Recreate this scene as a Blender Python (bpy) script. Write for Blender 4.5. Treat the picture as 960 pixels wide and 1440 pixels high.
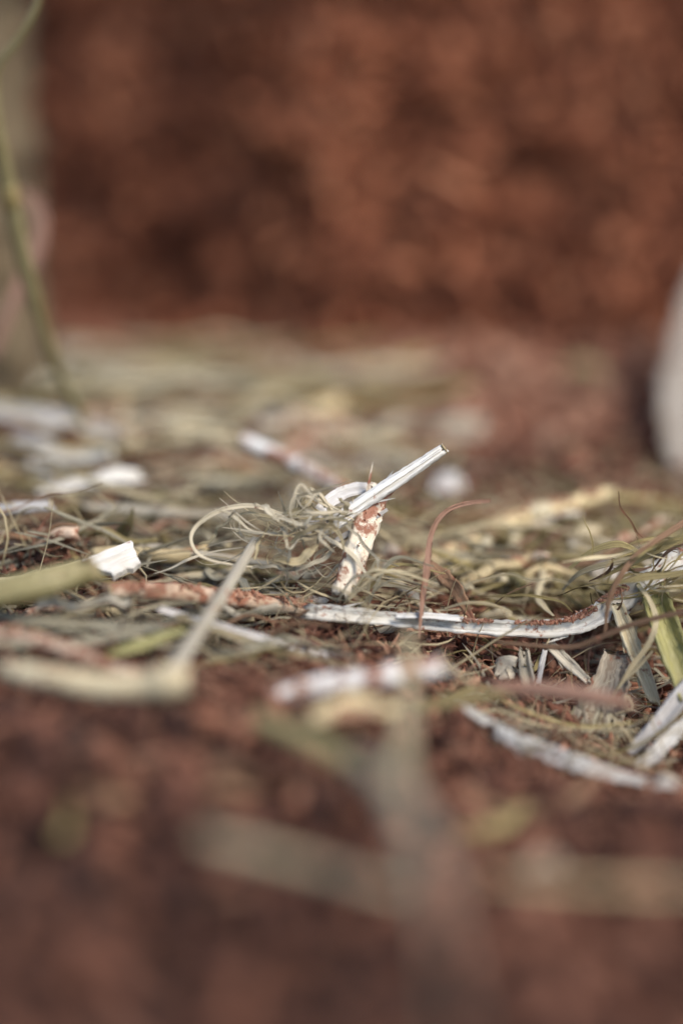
import bpy, math, random
import numpy as np
from mathutils import Vector

for o in list(bpy.data.objects):
    bpy.data.objects.remove(o)
SC = bpy.context.scene
COL = SC.collection
random.seed(11)
RNG = np.random.default_rng(11)

# ------------------------------------------------------------------ camera
CAM_H, PITCH, FOCUS = 0.077, math.radians(15.0), 0.250
FSTOP = 4.6
cam = bpy.data.cameras.new('camera')
cam.sensor_fit = 'HORIZONTAL'
cam.sensor_width = 24.0
cam.lens = 75.0
cam.clip_start = 0.005
cam.clip_end = 50.0
cam.dof.use_dof = True
cam.dof.focus_distance = FOCUS
cam.dof.aperture_fstop = FSTOP
cam.dof.aperture_blades = 0
camo = bpy.data.objects.new('camera', cam)
camo.location = (0, 0, CAM_H)
camo.rotation_euler = (math.radians(90) - PITCH, 0, 0)
COL.objects.link(camo)
SC.camera = camo

# ------------------------------------------------------------------ light: soft open shade
SUN_EL, SUN_AZ = math.radians(50), math.radians(126)     # azimuth from +Y towards +X
w = bpy.data.worlds.new('World')
SC.world = w
w.use_nodes = True
wn, wl = w.node_tree.nodes, w.node_tree.links
wn.clear()
sky = wn.new('ShaderNodeTexSky')
sky.sky_type = 'NISHITA'
sky.sun_disc = False
sky.sun_elevation = SUN_EL
sky.sun_rotation = SUN_AZ
bg = wn.new('ShaderNodeBackground')
bg.inputs['Strength'].default_value = 0.075
wo = wn.new('ShaderNodeOutputWorld')
wl.new(sky.outputs[0], bg.inputs[0])
wl.new(bg.outputs[0], wo.inputs[0])
sun = bpy.data.lights.new('sun', 'SUN')
sun.energy = 1.5
sun.angle = math.radians(24)
sun.color = (1.0, 0.93, 0.84)
suno = bpy.data.objects.new('sun', sun)
sd = Vector((math.sin(SUN_AZ) * math.cos(SUN_EL), math.cos(SUN_AZ) * math.cos(SUN_EL), math.sin(SUN_EL)))
suno.rotation_euler = sd.to_track_quat('Z', 'Y').to_euler()
suno.location = sd * 1.0
COL.objects.link(suno)
SC.view_settings.view_transform = 'Standard'
SC.view_settings.look = 'None'
SC.view_settings.exposure = 1.4
SC.view_settings.gamma = 1.0
SC.view_settings.use_curve_mapping = False
SC.cycles.max_bounces = 6
SC.cycles.caustics_reflective = False
SC.cycles.caustics_refractive = False

# ------------------------------------------------------------------ numeric helpers
_lat = RNG.random((256, 256))


def vnoise(x, y):
    xi = np.floor(x).astype(int); yi = np.floor(y).astype(int)
    fx = x - xi; fy = y - yi
    fx = fx * fx * (3 - 2 * fx); fy = fy * fy * (3 - 2 * fy)
    a = _lat[xi % 256, yi % 256]; b = _lat[(xi + 1) % 256, yi % 256]
    c = _lat[xi % 256, (yi + 1) % 256]; d = _lat[(xi + 1) % 256, (yi + 1) % 256]
    return (a * (1 - fx) + b * fx) * (1 - fy) + (c * (1 - fx) + d * fx) * fy - 0.5


def fbm(x, y, cell, octv=4, gain=0.5):
    t = 0; amp = 1.0
    for i in range(octv):
        t = t + amp * vnoise(x / cell + 17.3 * i, y / cell + 9.1 * i)
        amp *= gain; cell *= 0.47
    return t


def gauss(x, y, cx, cy, sx, sy):
    return np.exp(-((x - cx) / sx) ** 2 - ((y - cy) / sy) ** 2)


def terrain(x, y):
    x = np.asarray(x, float); y = np.asarray(y, float)
    h = 0.007 * gauss(x, y, -0.040, 0.305, 0.034, 0.032)
    h = h + 0.0012 * gauss(x, y, -0.012, 0.268, 0.022, 0.016)
    h = h - 0.0135 * gauss(x, y, 0.034, 0.222, 0.024, 0.027)
    h = h - 0.0040 * gauss(x, y, 0.030, 0.175, 0.030, 0.030)
    h = h + 0.0020 * gauss(x, y, -0.030, 0.195, 0.030, 0.030)
    h = h + 0.0035 * gauss(x, y, 0.03, 0.36, 0.06, 0.03)
    h = h + 0.006 * np.clip((y - .335) / .035, 0, 1) ** 2
    h = h + 0.0055 * gauss(x, y, -0.035, 0.250, 0.010, 0.006)
    return h


def terrain_rough(x, y):
    return (terrain(x, y) + (0.0026 + .0034 * np.clip((.215 - y) / .04, 0, 1)) * fbm(x, y, 0.013, 3) + 0.0016 * fbm(x + .3, y, 0.0034, 3, .6))


FWD = np.array((0, math.cos(PITCH), -math.sin(PITCH)))
UPV = np.array((0, math.sin(PITCH), math.cos(PITCH)))
RGT = np.array((1.0, 0, 0))
CP = np.array((0, 0, CAM_H))


def P(px, py, d):
    """a photograph pixel at a distance d (m) along the lens axis"""
    return CP + d * (FWD + (px - 480) / 3000 * RGT - (py - 720) / 3000 * UPV)


def G(px, py, h=0.0):
    """a photograph pixel carried down to the bedding, h metres above it"""
    lo, hi = 0.08, 0.60
    for d in np.linspace(lo, hi, 260):
        p = P(px, py, d)
        if p[2] < terrain(p[0], p[1]) + h or p[1] > 0.365:
            return p
    return p


def depth_of(p):
    return float(np.dot(np.asarray(p) - CP, FWD))


def resolve(pts):
    out = []
    for q in pts:
        if len(q) == 2:
            out.append(G(q[0], q[1], 0.0012))
        elif q[2] > 0.1:
            out.append(P(*q))
        else:
            out.append(G(*q))
    return np.array(out)


def spline(ctrl, n=8):
    c = np.asarray(ctrl, float)
    if len(c) == 2:
        t = np.linspace(0, 1, n + 1)[:, None]
        return c[0] * (1 - t) + c[1] * t
    e = np.vstack([2 * c[0] - c[1], c, 2 * c[-1] - c[-2]])
    out = []
    for i in range(1, len(e) - 2):
        t = np.linspace(0, 1, n, endpoint=False)[:, None]
        p0, p1, p2, p3 = e[i - 1], e[i], e[i + 1], e[i + 2]
        out.append(0.5 * (2 * p1 + (p2 - p0) * t + (2 * p0 - 5 * p1 + 4 * p2 - p3) * t ** 2 + (3 * p1 - p0 - 3 * p2 + p3) * t ** 3))
    out.append(c[-1:])
    return np.vstack(out)


# ------------------------------------------------------------------ mesh collector
class MB:
    def __init__(s):
        s.v = []; s.uv = []; s.tint = []; s.q = []; s.t = []; s.n = 0

    def add(s, v, quads=None, tris=None, uv=None, tint=0.5):
        v = np.asarray(v, float)
        s.v.append(v)
        s.uv.append(np.zeros((len(v), 2)) if uv is None else np.asarray(uv, float))
        s.tint.append(np.full(len(v), tint) if np.isscalar(tint) else np.asarray(tint, float))
        if quads is not None and len(quads):
            s.q.append(np.asarray(quads, int) + s.n)
        if tris is not None and len(tris):
            s.t.append(np.asarray(tris, int) + s.n)
        s.n += len(v)

    def build(s, name, mat, parent=None, origin=None, smooth=True, kind=None):
        v = np.vstack(s.v)
        if origin is None:
            origin = np.zeros(3)
        vv = v - np.asarray(origin)
        q = np.vstack(s.q) if s.q else np.zeros((0, 4), int)
        t = np.vstack(s.t) if s.t else np.zeros((0, 3), int)
        me = bpy.data.meshes.new(name)
        me.vertices.add(len(vv))
        me.vertices.foreach_set('co', vv.astype(np.float32).ravel())
        loops = np.concatenate([q.ravel(), t.ravel()]).astype(np.int32)
        me.loops.add(len(loops))
        me.loops.foreach_set('vertex_index', loops)
        me.polygons.add(len(q) + len(t))
        st = np.concatenate([np.arange(len(q)) * 4, len(q) * 4 + np.arange(len(t)) * 3]).astype(np.int32)
        me.polygons.foreach_set('loop_start', st)
        me.polygons.foreach_set('use_smooth', np.full(len(q) + len(t), smooth, dtype=bool))
        uvl = me.uv_layers.new(name='UVMap')
        uvl.data.foreach_set('uv', np.vstack(s.uv)[loops].astype(np.float32).ravel())
        at = me.attributes.new('tint', 'FLOAT', 'POINT')
        at.data.foreach_set('value', np.concatenate(s.tint).astype(np.float32))
        me.update(calc_edges=True)
        me.validate()
        me.materials.append(mat)
        o = bpy.data.objects.new(name, me)
        COL.objects.link(o)
        if parent is not None:
            o.parent = parent
        else:
            o.location = origin
        if kind:
            o['kind'] = kind
        return o


def tag(o, label, cat, group=None):
    o['label'] = label; o['category'] = cat
    if group:
        o['group'] = group
    return o


def empty(name, loc, label, cat, group=None):
    e = bpy.data.objects.new(name, None)
    e.empty_display_size = 0.003
    e.location = loc
    COL.objects.link(e)
    return tag(e, label, cat, group)


# ------------------------------------------------------------------ materials
def _mat(name):
    m = bpy.data.materials.new(name)
    m.use_nodes = True
    nt = m.node_tree
    for n in list(nt.nodes):
        nt.nodes.remove(n)
    out = nt.nodes.new('ShaderNodeOutputMaterial')
    b = nt.nodes.new('ShaderNodeBsdfPrincipled')
    nt.links.new(b.outputs[0], out.inputs[0])
    return m, nt, b, out


def _ramp(nt, stops):
    r = nt.nodes.new('ShaderNodeValToRGB')
    el = r.color_ramp.elements
    while len(el) < len(stops):
        el.new(0.5)
    for e, (p, c) in zip(el, stops):
        e.position = p
        e.color = (*c, 1) if len(c) == 3 else c
    return r


def _mix(nt, fac, a, b, blend='MIX'):
    m = nt.nodes.new('ShaderNodeMix')
    m.data_type = 'RGBA'; m.blend_type = blend
    for sock, val in ((m.inputs[0], fac), (m.inputs[6], a), (m.inputs[7], b)):
        if isinstance(val, bpy.types.NodeSocket):
            nt.links.new(val, sock)
        elif isinstance(val, tuple):
            sock.default_value = (*val, 1)
        else:
            sock.default_value = val
    return m.outputs[2]


def coir_material(name, cols, scale=1.0, bump=0.4):
    m, nt, b, out = _mat(name)
    L = nt.links.new
    geo = nt.nodes.new('ShaderNodeNewGeometry')
    n1 = nt.nodes.new('ShaderNodeTexNoise')
    n1.inputs['Scale'].default_value = 170 * scale; n1.inputs['Detail'].default_value = 4
    n2 = nt.nodes.new('ShaderNodeTexNoise')
    n2.inputs['Scale'].default_value = 1300; n2.inputs['Detail'].default_value = 5; n2.inputs['Roughness'].default_value = .7
    at = nt.nodes.new('ShaderNodeAttribute'); at.attribute_name = 'tint'
    L(geo.outputs['Position'], n1.inputs['Vector']); L(geo.outputs['Position'], n2.inputs['Vector'])
    a = nt.nodes.new('ShaderNodeMath'); a.operation = 'MULTIPLY_ADD'
    L(n1.outputs[0], a.inputs[0]); a.inputs[1].default_value = 0.75
    s2 = nt.nodes.new('ShaderNodeMath'); s2.operation = 'MULTIPLY_ADD'
    L(n2.outputs[0], s2.inputs[0]); s2.inputs[1].default_value = 0.45; s2.inputs[2].default_value = -0.6
    L(s2.outputs[0], a.inputs[2])
    ad = nt.nodes.new('ShaderNodeMath'); ad.operation = 'ADD'
    L(a.outputs[0], ad.inputs[0]); L(at.outputs['Fac'], ad.inputs[1])
    r = _ramp(nt, cols)
    L(ad.outputs[0], r.inputs[0])
    L(r.outputs[0], b.inputs['Base Color'])
    b.inputs['Roughness'].default_value = 0.88
    b.inputs['Specular IOR Level'].default_value = 0.25
    bp = nt.nodes.new('ShaderNodeBump'); bp.inputs['Strength'].default_value = bump; bp.inputs['Distance'].default_value = 0.0006
    L(n2.outputs[0], bp.inputs['Height']); L(bp.outputs[0], b.inputs['Normal'])
    return m


COIR_STOPS = [(0.03, (.024, .011, .008)), (0.27, (.082, .034, .022)), (0.50, (.178, .074, .044)), (0.70, (.280, .123, .074)), (0.92, (.43, .24, .155))]
M_COIR = coir_material('coir', COIR_STOPS)
M_COIRW = coir_material('coir_bank', [(p, (min(c[0] * 1.5, .70), c[1] * 1.24, c[2] * 1.04)) for p, c in COIR_STOPS], .6)


def straw_material(name, base, streak, dust=0.0, rough=0.55, transl=0.0, stain=0.35, spread=0.10, streak_amt=0.6, dust_scale=420, spec=0.4):
    m, nt, b, out = _mat(name)
    L = nt.links.new
    uv = nt.nodes.new('ShaderNodeUVMap'); uv.uv_map = 'UVMap'
    mp = nt.nodes.new('ShaderNodeMapping'); mp.inputs['Scale'].default_value = (90, 16, 1)
    L(uv.outputs[0], mp.inputs[0])
    oi = nt.nodes.new('ShaderNodeObjectInfo')
    cmb = nt.nodes.new('ShaderNodeCombineXYZ')
    mu = nt.nodes.new('ShaderNodeMath'); mu.operation = 'MULTIPLY'; mu.inputs[1].default_value = 37
    L(oi.outputs['Random'], mu.inputs[0]); L(mu.outputs[0], cmb.inputs[2]); L(cmb.outputs[0], mp.inputs['Location'])
    n = nt.nodes.new('ShaderNodeTexNoise'); n.inputs['Scale'].default_value = 1.0; n.inputs['Detail'].default_value = 5; n.inputs['Roughness'].default_value = .62
    L(mp.outputs[0], n.inputs['Vector'])
    r = _ramp(nt, [(0.40, (0, 0, 0)), (0.60, (1, 1, 1))])
    L(n.outputs[0], r.inputs[0])
    sm = nt.nodes.new('ShaderNodeMath'); sm.operation = 'MULTIPLY'; sm.inputs[1].default_value = streak_amt
    L(r.outputs[0], sm.inputs[0])
    col = _mix(nt, sm.outputs[0], base, streak)
    tc = nt.nodes.new('ShaderNodeNewGeometry')
    # soft weathering blotches
    n3 = nt.nodes.new('ShaderNodeTexNoise'); n3.inputs['Scale'].default_value = 190; n3.inputs['Detail'].default_value = 3
    L(tc.outputs['Position'], n3.inputs['Vector'])
    r3 = _ramp(nt, [(0.5, (0, 0, 0)), (0.72, (stain, stain, stain))])
    L(n3.outputs[0], r3.inputs[0])
    col = _mix(nt, r3.outputs[0], col, (base[0] * .62, base[1] * .52, base[2] * .38))
    hsv = nt.nodes.new('ShaderNodeHueSaturation')
    mr = nt.nodes.new('ShaderNodeMapRange'); mr.inputs[3].default_value = 1 - spread * 2; mr.inputs[4].default_value = 1 + spread * 2
    L(oi.outputs['Random'], mr.inputs[0]); L(mr.outputs[0], hsv.inputs['Value']); L(col, hsv.inputs['Color'])
    col = hsv.outputs[0]
    if dust > 0:
        n2 = nt.nodes.new('ShaderNodeTexNoise'); n2.inputs['Scale'].default_value = dust_scale; n2.inputs['Detail'].default_value = 7; n2.inputs['Roughness'].default_value = .68
        L(tc.outputs['Position'], n2.inputs['Vector'])
        t = 0.66 - 0.32 * dust
        r2 = _ramp(nt, [(t, (0, 0, 0)), (t + 0.07, (1, 1, 1))])
        L(n2.outputs[0], r2.inputs[0])
        col = _mix(nt, r2.outputs[0], col, (.30, .125, .07))
    L(col, b.inputs['Base Color'])
    b.inputs['Roughness'].default_value = rough
    b.inputs['Specular IOR Level'].default_value = spec
    bp = nt.nodes.new('ShaderNodeBump'); bp.inputs['Strength'].default_value = .7; bp.inputs['Distance'].default_value = 0.0004
    L(n.outputs[0], bp.inputs['Height']); L(bp.outputs[0], b.inputs['Normal'])
    if transl > 0:
        tr = nt.nodes.new('ShaderNodeBsdfTranslucent'); L(col, tr.inputs[0])
        mx = nt.nodes.new('ShaderNodeMixShader'); mx.inputs[0].default_value = transl
        L(b.outputs[0], mx.inputs[1]); L(tr.outputs[0], mx.inputs[2]); L(mx.outputs[0], out.inputs[0])
    return m


M = dict(
    white=straw_material('white_straw', (.78, .76, .71), (.42, .38, .31), .12, .5, 0, .4, streak_amt=.75),
    white_dust=straw_material('dusted_white_straw', (.80, .76, .66), (.60, .52, .38), .40, .55, 0, .3),
    cream=straw_material('cream_straw', (.66, .57, .38), (.46, .35, .19), .15, .5),
    cream_dust=straw_material('dusted_cream_straw', (.72, .62, .46), (.52, .40, .26), .62, .6, 0, .4),
    mottled=straw_material('rust_mottled_straw', (.76, .68, .54), (.58, .46, .32), .52, .6, 0, .35, dust_scale=300),
    strip=straw_material('spattered_white_straw', (.80, .77, .69), (.50, .45, .36), .27, .5, 0, .45, streak_amt=.6, dust_scale=800),
    rust=straw_material('coir_covered_straw', (.62, .47, .34), (.42, .26, .17), .58, .75, 0, .5),
    chequer=straw_material('patchy_straw', (.76, .73, .68), (.60, .54, .47), .62, .55, 0, .1, dust_scale=240),
    yellow=straw_material('yellow_straw', (.66, .53, .30), (.46, .33, .15), .36, .5, 0, .4),
    olive=straw_material('olive_straw', (.31, .265, .125), (.18, .145, .06), .08, .5, 0, .5),
    green=straw_material('green_stalk', (.34, .31, .12), (.22, .20, .07), .10, .45, 0, .35, streak_amt=.9),
    grey=straw_material('grey_straw', (.54, .48, .37), (.35, .30, .22), .12, .5, 0, .45),
    lilac=straw_material('silvery_straw', (.62, .59, .55), (.44, .40, .36), .12, .42, 0, .25),
    hay_pale=straw_material('pale_hay', (.72, .62, .40), (.45, .35, .19), .08, .5, .22, .45, .18, .8),
    hay_olive=straw_material('olive_hay', (.42, .335, .145), (.24, .18, .07), .10, .55, .2, .5, .2, .8),
    hay_grey=straw_material('grey_hay', (.58, .52, .37), (.36, .31, .20), .12, .5, .2, .45, .2, .8),
    curl=straw_material('curled_hay', (.78, .70, .53), (.56, .47, .32), .02, .45, .25, .3, .15, .6),
    hay_brown=straw_material('brown_hay', (.32, .185, .10), (.20, .11, .06), .25, .6, .15, .4, .2, .8),
    pink=straw_material('pinkish_brown_blade', (.40, .23, .16), (.26, .14, .09), .25, .6, .15, .4),
    chip=straw_material('white_wood_chip', (.74, .71, .64), (.52, .46, .37), .15, .65, 0, .4, .03),
    shaving=straw_material('wood_shaving', (.66, .60, .51), (.46, .39, .31), .12, .6, .15, .3, .03),
    film=straw_material('thin_wood_film', (.72, .66, .57), (.50, .42, .34), .20, .45, .55, .3, .03),
    board=straw_material('weathered_board', (.17, .125, .072), (.11, .08, .042), 0, .8, 0, .6, .03),
    pith=straw_material('straw_pith', (.45, .36, .20), (.30, .22, .12), 0, .8),
    scrap=straw_material('papery_husk', (.56, .48, .36), (.30, .23, .16), .30, .7, .15, .5, .05, 1.0),
)


# ------------------------------------------------------------------ strips and stems
def sec_round(seg=14, thick=1.0, rib=0.05, k=7):
    a = np.linspace(0, 2 * np.pi, seg, endpoint=False)
    r = 0.5 * (1 + rib * np.cos(k * a + 0.7))
    return np.stack([np.cos(a) * r, np.sin(a) * r * thick], 1)


def sec_flat(thick=0.10, crease=0.10):
    xs = np.array([-.5, -.3, -.08, 0, .08, .3, .5])
    c = crease * (1 - (np.abs(xs) * 2) ** 1.5) * -1
    t = thick * np.array([.35, .8, 1, .8, 1, .8, .35]) * .5
    top = np.stack([xs, c + t], 1)
    bot = np.stack([xs, c - t], 1)[::-1]
    return np.vstack([top, bot])[::-1]


def sec_gutter(open_deg=150, thick=0.14, seg=9):
    a = np.radians(np.linspace(270 - open_deg / 2, 270 + open_deg / 2, seg))
    R = 0.5 / math.sin(math.radians(min(open_deg, 180) / 2))
    outer = np.stack([np.cos(a) * R, np.sin(a) * R], 1)
    inner = np.stack([np.cos(a) * (R - thick), np.sin(a) * (R - thick)], 1)[::-1]
    s = np.vstack([outer, inner])
    s[:, 1] -= s[:, 1].mean()
    return s


HINT = np.array((0, -0.55, 0.83))


def frames(path, hint, twist):
    T = np.gradient(path, axis=0)
    T /= np.linalg.norm(T, axis=1)[:, None] + 1e-12
    N = np.zeros_like(T)
    n = np.asarray(hint, float)
    for i in range(len(T)):
        n = n - T[i] * np.dot(n, T[i])
        if np.linalg.norm(n) < 1e-3:
            n = np.cross(T[i], RGT)
        n = n / np.linalg.norm(n)
        N[i] = n
    B = np.cross(T, N)
    if twist is not None:
        tw = np.radians(np.interp(np.linspace(0, 1, len(T)), np.linspace(0, 1, len(twist)), twist))[:, None]
        N, B = N * np.cos(tw) + B * np.sin(tw), B * np.cos(tw) - N * np.sin(tw)
    return T, N, B


def sweep(mb, path, widths, sec, hint=HINT, twist=None, torn=(0, 0), wobble=0.06, tint=.5, edge=0.0):
    """a closed cross-section carried along a path, ends closed; torn = raggedness of each end"""
    n, k = len(path), len(sec)
    T, N, B = frames(path, hint, twist)
    wv = np.asarray(widths)[:, None, None]
    ph = RNG.random() * 50
    s = np.concatenate([[0], np.cumsum(np.linalg.norm(np.diff(path, axis=0), axis=1))])
    wob = 1 + wobble * 2 * vnoise(s / 0.0022 + ph, np.zeros(n))[:, None]
    sx = sec[None, :, 0] * wob
    if edge > 0:
        e = vnoise(s[:, None] / 0.0009 + ph, np.sign(sec[None, :, 0]) * 7.7 + 3) * 2 * edge
        sx = sx * (1 + e)
    V = path[:, None, :] + wv * (sx[:, :, None] * B[:, None, :] + (sec[None, :, 1] * wob)[:, :, None] * N[:, None, :])
    V = V + (wv * 0.02) * RNG.standard_normal(V.shape)
    for end, amt in ((0, torn[0]), (-1, torn[1])):
        if amt:
            u = sec[:, 0] / (np.ptp(sec[:, 0]) + 1e-9)
            j = (vnoise(u * 5 + RNG.random() * 90, np.zeros(k)) * 2 + .7 * (RNG.random(k) - .5)) * amt * widths[end]
            V[end] += T[end] * j[:, None] * (1 if end else -1)
    verts = V.reshape(-1, 3)
    u = np.repeat(s, k); v = np.tile(np.linspace(0, 1, k), n)
    i = np.arange(n - 1)[:, None] * k; j = np.arange(k)[None, :]; j2 = (j + 1) % k
    quads = np.stack([i + j, i + j2, i + k + j2, i + k + j], -1).reshape(-1, 4)
    c0 = len(verts); c1 = c0 + 1
    verts = np.vstack([verts, V[0].mean(0)[None], V[-1].mean(0)[None]])
    jj = np.arange(k); jn = (jj + 1) % k
    tris = np.vstack([np.stack([np.full(k, c0), jn, jj], 1), np.stack([np.full(k, c1), (n - 1) * k + jj, (n - 1) * k + jn], 1)])
    uv = np.stack([np.concatenate([u, [0, s[-1]]]) , np.concatenate([v, [.5, .5]])], 1)
    uv[:, 0] += ph; 
    uv = uv * np.array([1.0, 1.0])
    mb.add(verts, quads, tris, uv, tint)
    return V, T, N, B


def widths_for(path, wpx, d_ref=None):
    d = np.array([depth_of(p) for p in path])
    t = np.linspace(0, 1, len(path))
    if np.isscalar(wpx):
        wpx = [wpx, wpx]
    wp = np.interp(t, np.linspace(0, 1, len(wpx)), wpx)
    return wp / 3000 * d


def crumbs_on(path, widths, N, parent, origin, count, size, spread=0.45, bias=0.0):
    mb = MB()
    n = len(path)
    idx = RNG.integers(1, n - 1, count * 2)
    # dust lies in patches along the stem
    keep = fbm(idx / n * 14 + RNG.random() * 40, idx * 0.0, 1.0, 2) > -0.10
    idx = idx[keep]
    if not len(idx):
        return
    Nn = N.copy(); Nn = Nn * 0.4 + np.array((0, 0, 1.0)) * .8
    Nn /= np.linalg.norm(Nn, axis=1)[:, None]
    side = np.cross(np.gradient(path, axis=0), Nn); side /= np.linalg.norm(side, axis=1)[:, None] + 1e-9
    off = RNG.triangular(-1, -.6 if bias else 0, 1, len(idx)) * spread + bias
    fr = (RNG.random(len(idx)) - .5)[:, None] * 1.2
    seg_ = np.gradient(path, axis=0)[idx]
    pos = path[idx] + seg_ * fr + side[idx] * (off * widths[idx])[:, None] + Nn[idx] * (np.sqrt(np.clip(.25 - off ** 2 * .9, 0, 1)) * widths[idx] * .8)[:, None]
    crumbs(mb, pos, size * (0.3 + RNG.random(len(idx)) ** 3 * 1.5), tint=.6 + RNG.random(len(idx)) * .4)
    mb.build('coir_crumbs', M_COIR, parent, origin, smooth=False, kind='stuff')


_ico = None


def ico():
    g = (1 + 5 ** .5) / 2
    v = np.array([(-1, g, 0), (1, g, 0), (-1, -g, 0), (1, -g, 0), (0, -1, g), (0, 1, g), (0, -1, -g), (0, 1, -g), (g, 0, -1), (g, 0, 1), (-g, 0, -1), (-g, 0, 1)], float)
    v /= np.linalg.norm(v[0])
    f = np.array([(0, 11, 5), (0, 5, 1), (0, 1, 7), (0, 7, 10), (0, 10, 11), (1, 5, 9), (5, 11, 4), (11, 10, 2), (10, 7, 6), (7, 1, 8), (3, 9, 4), (3, 4, 2), (3, 2, 6), (3, 6, 8), (3, 8, 9), (4, 9, 5), (2, 4, 11), (6, 2, 10), (8, 6, 7), (9, 8, 1)])
    return v, f


ICO_V, ICO_F = ico()


def rand_rot(n):
    q = RNG.standard_normal((n, 4)); q /= np.linalg.norm(q, axis=1)[:, None]
    w_, x, y, z = q.T
    return np.stack([np.stack([1 - 2 * (y * y + z * z), 2 * (x * y - z * w_), 2 * (x * z + y * w_)], -1),
                     np.stack([2 * (x * y + z * w_), 1 - 2 * (x * x + z * z), 2 * (y * z - x * w_)], -1),
                     np.stack([2 * (x * z - y * w_), 2 * (y * z + x * w_), 1 - 2 * (x * x + y * y)], -1)], 1)


def crumbs(mb, pos, size, elong=(1.0, 2.6), tint=None):
    n = len(pos)
    sc = np.stack([elong[0] + RNG.random(n) ** 1.6 * (elong[1] - elong[0]), .55 + RNG.random(n) * .5, .35 + RNG.random(n) * .5], 1)
    lump = 0.65 + RNG.random((n, 12, 1)) * .7
    v = ICO_V[None] * lump * sc[:, None, :] * (np.asarray(size)[:, None, None] * .5)
    v = np.einsum('nij,nkj->nki', rand_rot(n), v) + np.asarray(pos)[:, None, :]
    f = (ICO_F[None] + (np.arange(n) * 12)[:, None, None]).reshape(-1, 3)
    t = RNG.random(n) * .75 + .12 + tone_shade(np.asarray(pos)[:, 0], np.asarray(pos)[:, 1]) if tint is None else tint
    mb.add(v.reshape(-1, 3), None, f, None, np.repeat(t, 12))


def fibres(mb, pos, length, radius, curl=1.0, flat=0.5, tint=None, seg=8, nrm=None):
    """hair-fine curved fibres, three-sided, many at once"""
    n = len(pos)
    ax = RNG.standard_normal((n, 3)); ax[:, 2] *= flat
    if nrm is not None:
        ax = ax - nrm * (ax @ nrm)[:, None] * (1 - flat)
    ax /= np.linalg.norm(ax, axis=1)[:, None]
    b = np.cross(ax, RNG.standard_normal((n, 3))); b /= np.linalg.norm(b, axis=1)[:, None]
    c = np.cross(ax, b)
    t = np.linspace(-1, 1, seg)
    k = (RNG.random(n) - .3) * curl
    k2 = (RNG.random(n) - .5) * curl
    L_ = np.asarray(length)[:, None, None] * .5
    pth = pos[:, None, :] + L_ * (t[None, :, None] * ax[:, None, :] + (k[:, None] * (t ** 2 - .33))[:, :, None] * b[:, None, :] + (k2[:, None] * np.sin(t * 2.4))[:, :, None] * .4 * c[:, None, :])
    a = np.array([0, 2.1, 4.2])
    rr = np.asarray(radius)[:, None] * (1 - .6 * t[None, :] ** 4)
    ring = np.cos(a)[None, None, :, None] * b[:, None, None, :] + np.sin(a)[None, None, :, None] * c[:, None, None, :]
    v = pth[:, :, None, :] + rr[:, :, None, None] * ring
    base = (np.arange(n) * seg * 3)[:, None, None]
    i = np.arange(seg - 1)[:, None] * 3; j = np.arange(3)[None]; j2 = (j + 1) % 3
    q = np.stack([i + j, i + j2, i + 3 + j2, i + 3 + j], -1).reshape(1, -1, 4)
    quads = (q + base).reshape(-1, 4)
    tt = RNG.random(n) * .8 + .15 if tint is None else tint
    mb.add(v.reshape(-1, 3), quads, None, None, np.repeat(tt, seg * 3))


# ------------------------------------------------------------------ the setting: bedding and coir bank
def axis_vals(segs):
    out = []
    for a, b, st in segs:
        out.append(np.arange(a, b - 1e-9, st))
    out.append([segs[-1][1]])
    return np.concatenate(out)


def tone_shade(x, y):
    """broad lighter and darker tone patches of the coir, with front shade painted in"""
    return .55 * fbm(x + .83, y + .41, .045, 2) + .02  # offsets put a dark patch at the front, standing in for shade there


gx = axis_vals([(-.40, -.10, .01), (-.10, -.055, .0012), (-.055, .055, .0005), (.055, .10, .0012), (.10, .40, .01)])
gy = axis_vals([(-.20, .06, .01), (.06, .13, .0015), (.13, .19, .0008), (.19, .30, .0005), (.30, .37, .0010), (.37, .50, .01)])
X, Y = np.meshgrid(gx, gy, indexing='ij')
Z = terrain_rough(X, Y) - 0.0004
nx, ny = X.shape
ii, jj = np.meshgrid(np.arange(nx - 1), np.arange(ny - 1), indexing='ij')
q = np.stack([ii * ny + jj, (ii + 1) * ny + jj, (ii + 1) * ny + jj + 1, ii * ny + jj + 1], -1).reshape(-1, 4)
mb = MB()
mb.add(np.stack([X, Y, Z], -1).reshape(-1, 3), q, None, None, np.clip(.40 + .5 * fbm(X, Y, .011, 3) + tone_shade(X, Y), .05, .9).ravel())
ground = mb.build('coir_ground', M_COIR)
ground['kind'] = 'structure'
ground['label'] = 'reddish brown crumbly coir bedding under the straw'


def scatter(n, x0, x1, y0, y1):
    x = x0 + RNG.random(n) * (x1 - x0); y = y0 + RNG.random(n) * (y1 - y0)
    return np.stack([x, y, terrain_rough(x, y)], 1)


# loose coir crumbs, too many to count
mb = MB()
p = scatter(26000, -.06, .06, .19, .30); s = .0003 + RNG.random(len(p)) ** 3 * .0012
p[:, 2] += s * .3; crumbs(mb, p, s)
p = scatter(900, -.06, .06, .19, .30); s = .0010 + RNG.random(len(p)) ** 2 * .0012
p[:, 2] += s * .2; crumbs(mb, p, s, (1.0, 1.8))
p = scatter(8000, -.075, .075, .10, .20); s = .0008 + RNG.random(len(p)) ** 3 * .0032
p[:, 2] += s * .25; crumbs(mb, p, s, (1.0, 2.0))
p = scatter(6000, -.085, .085, .29, .37); s = .0008 + RNG.random(len(p)) ** 3 * .0030
p[:, 2] += s * .25; crumbs(mb, p, s)
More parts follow.
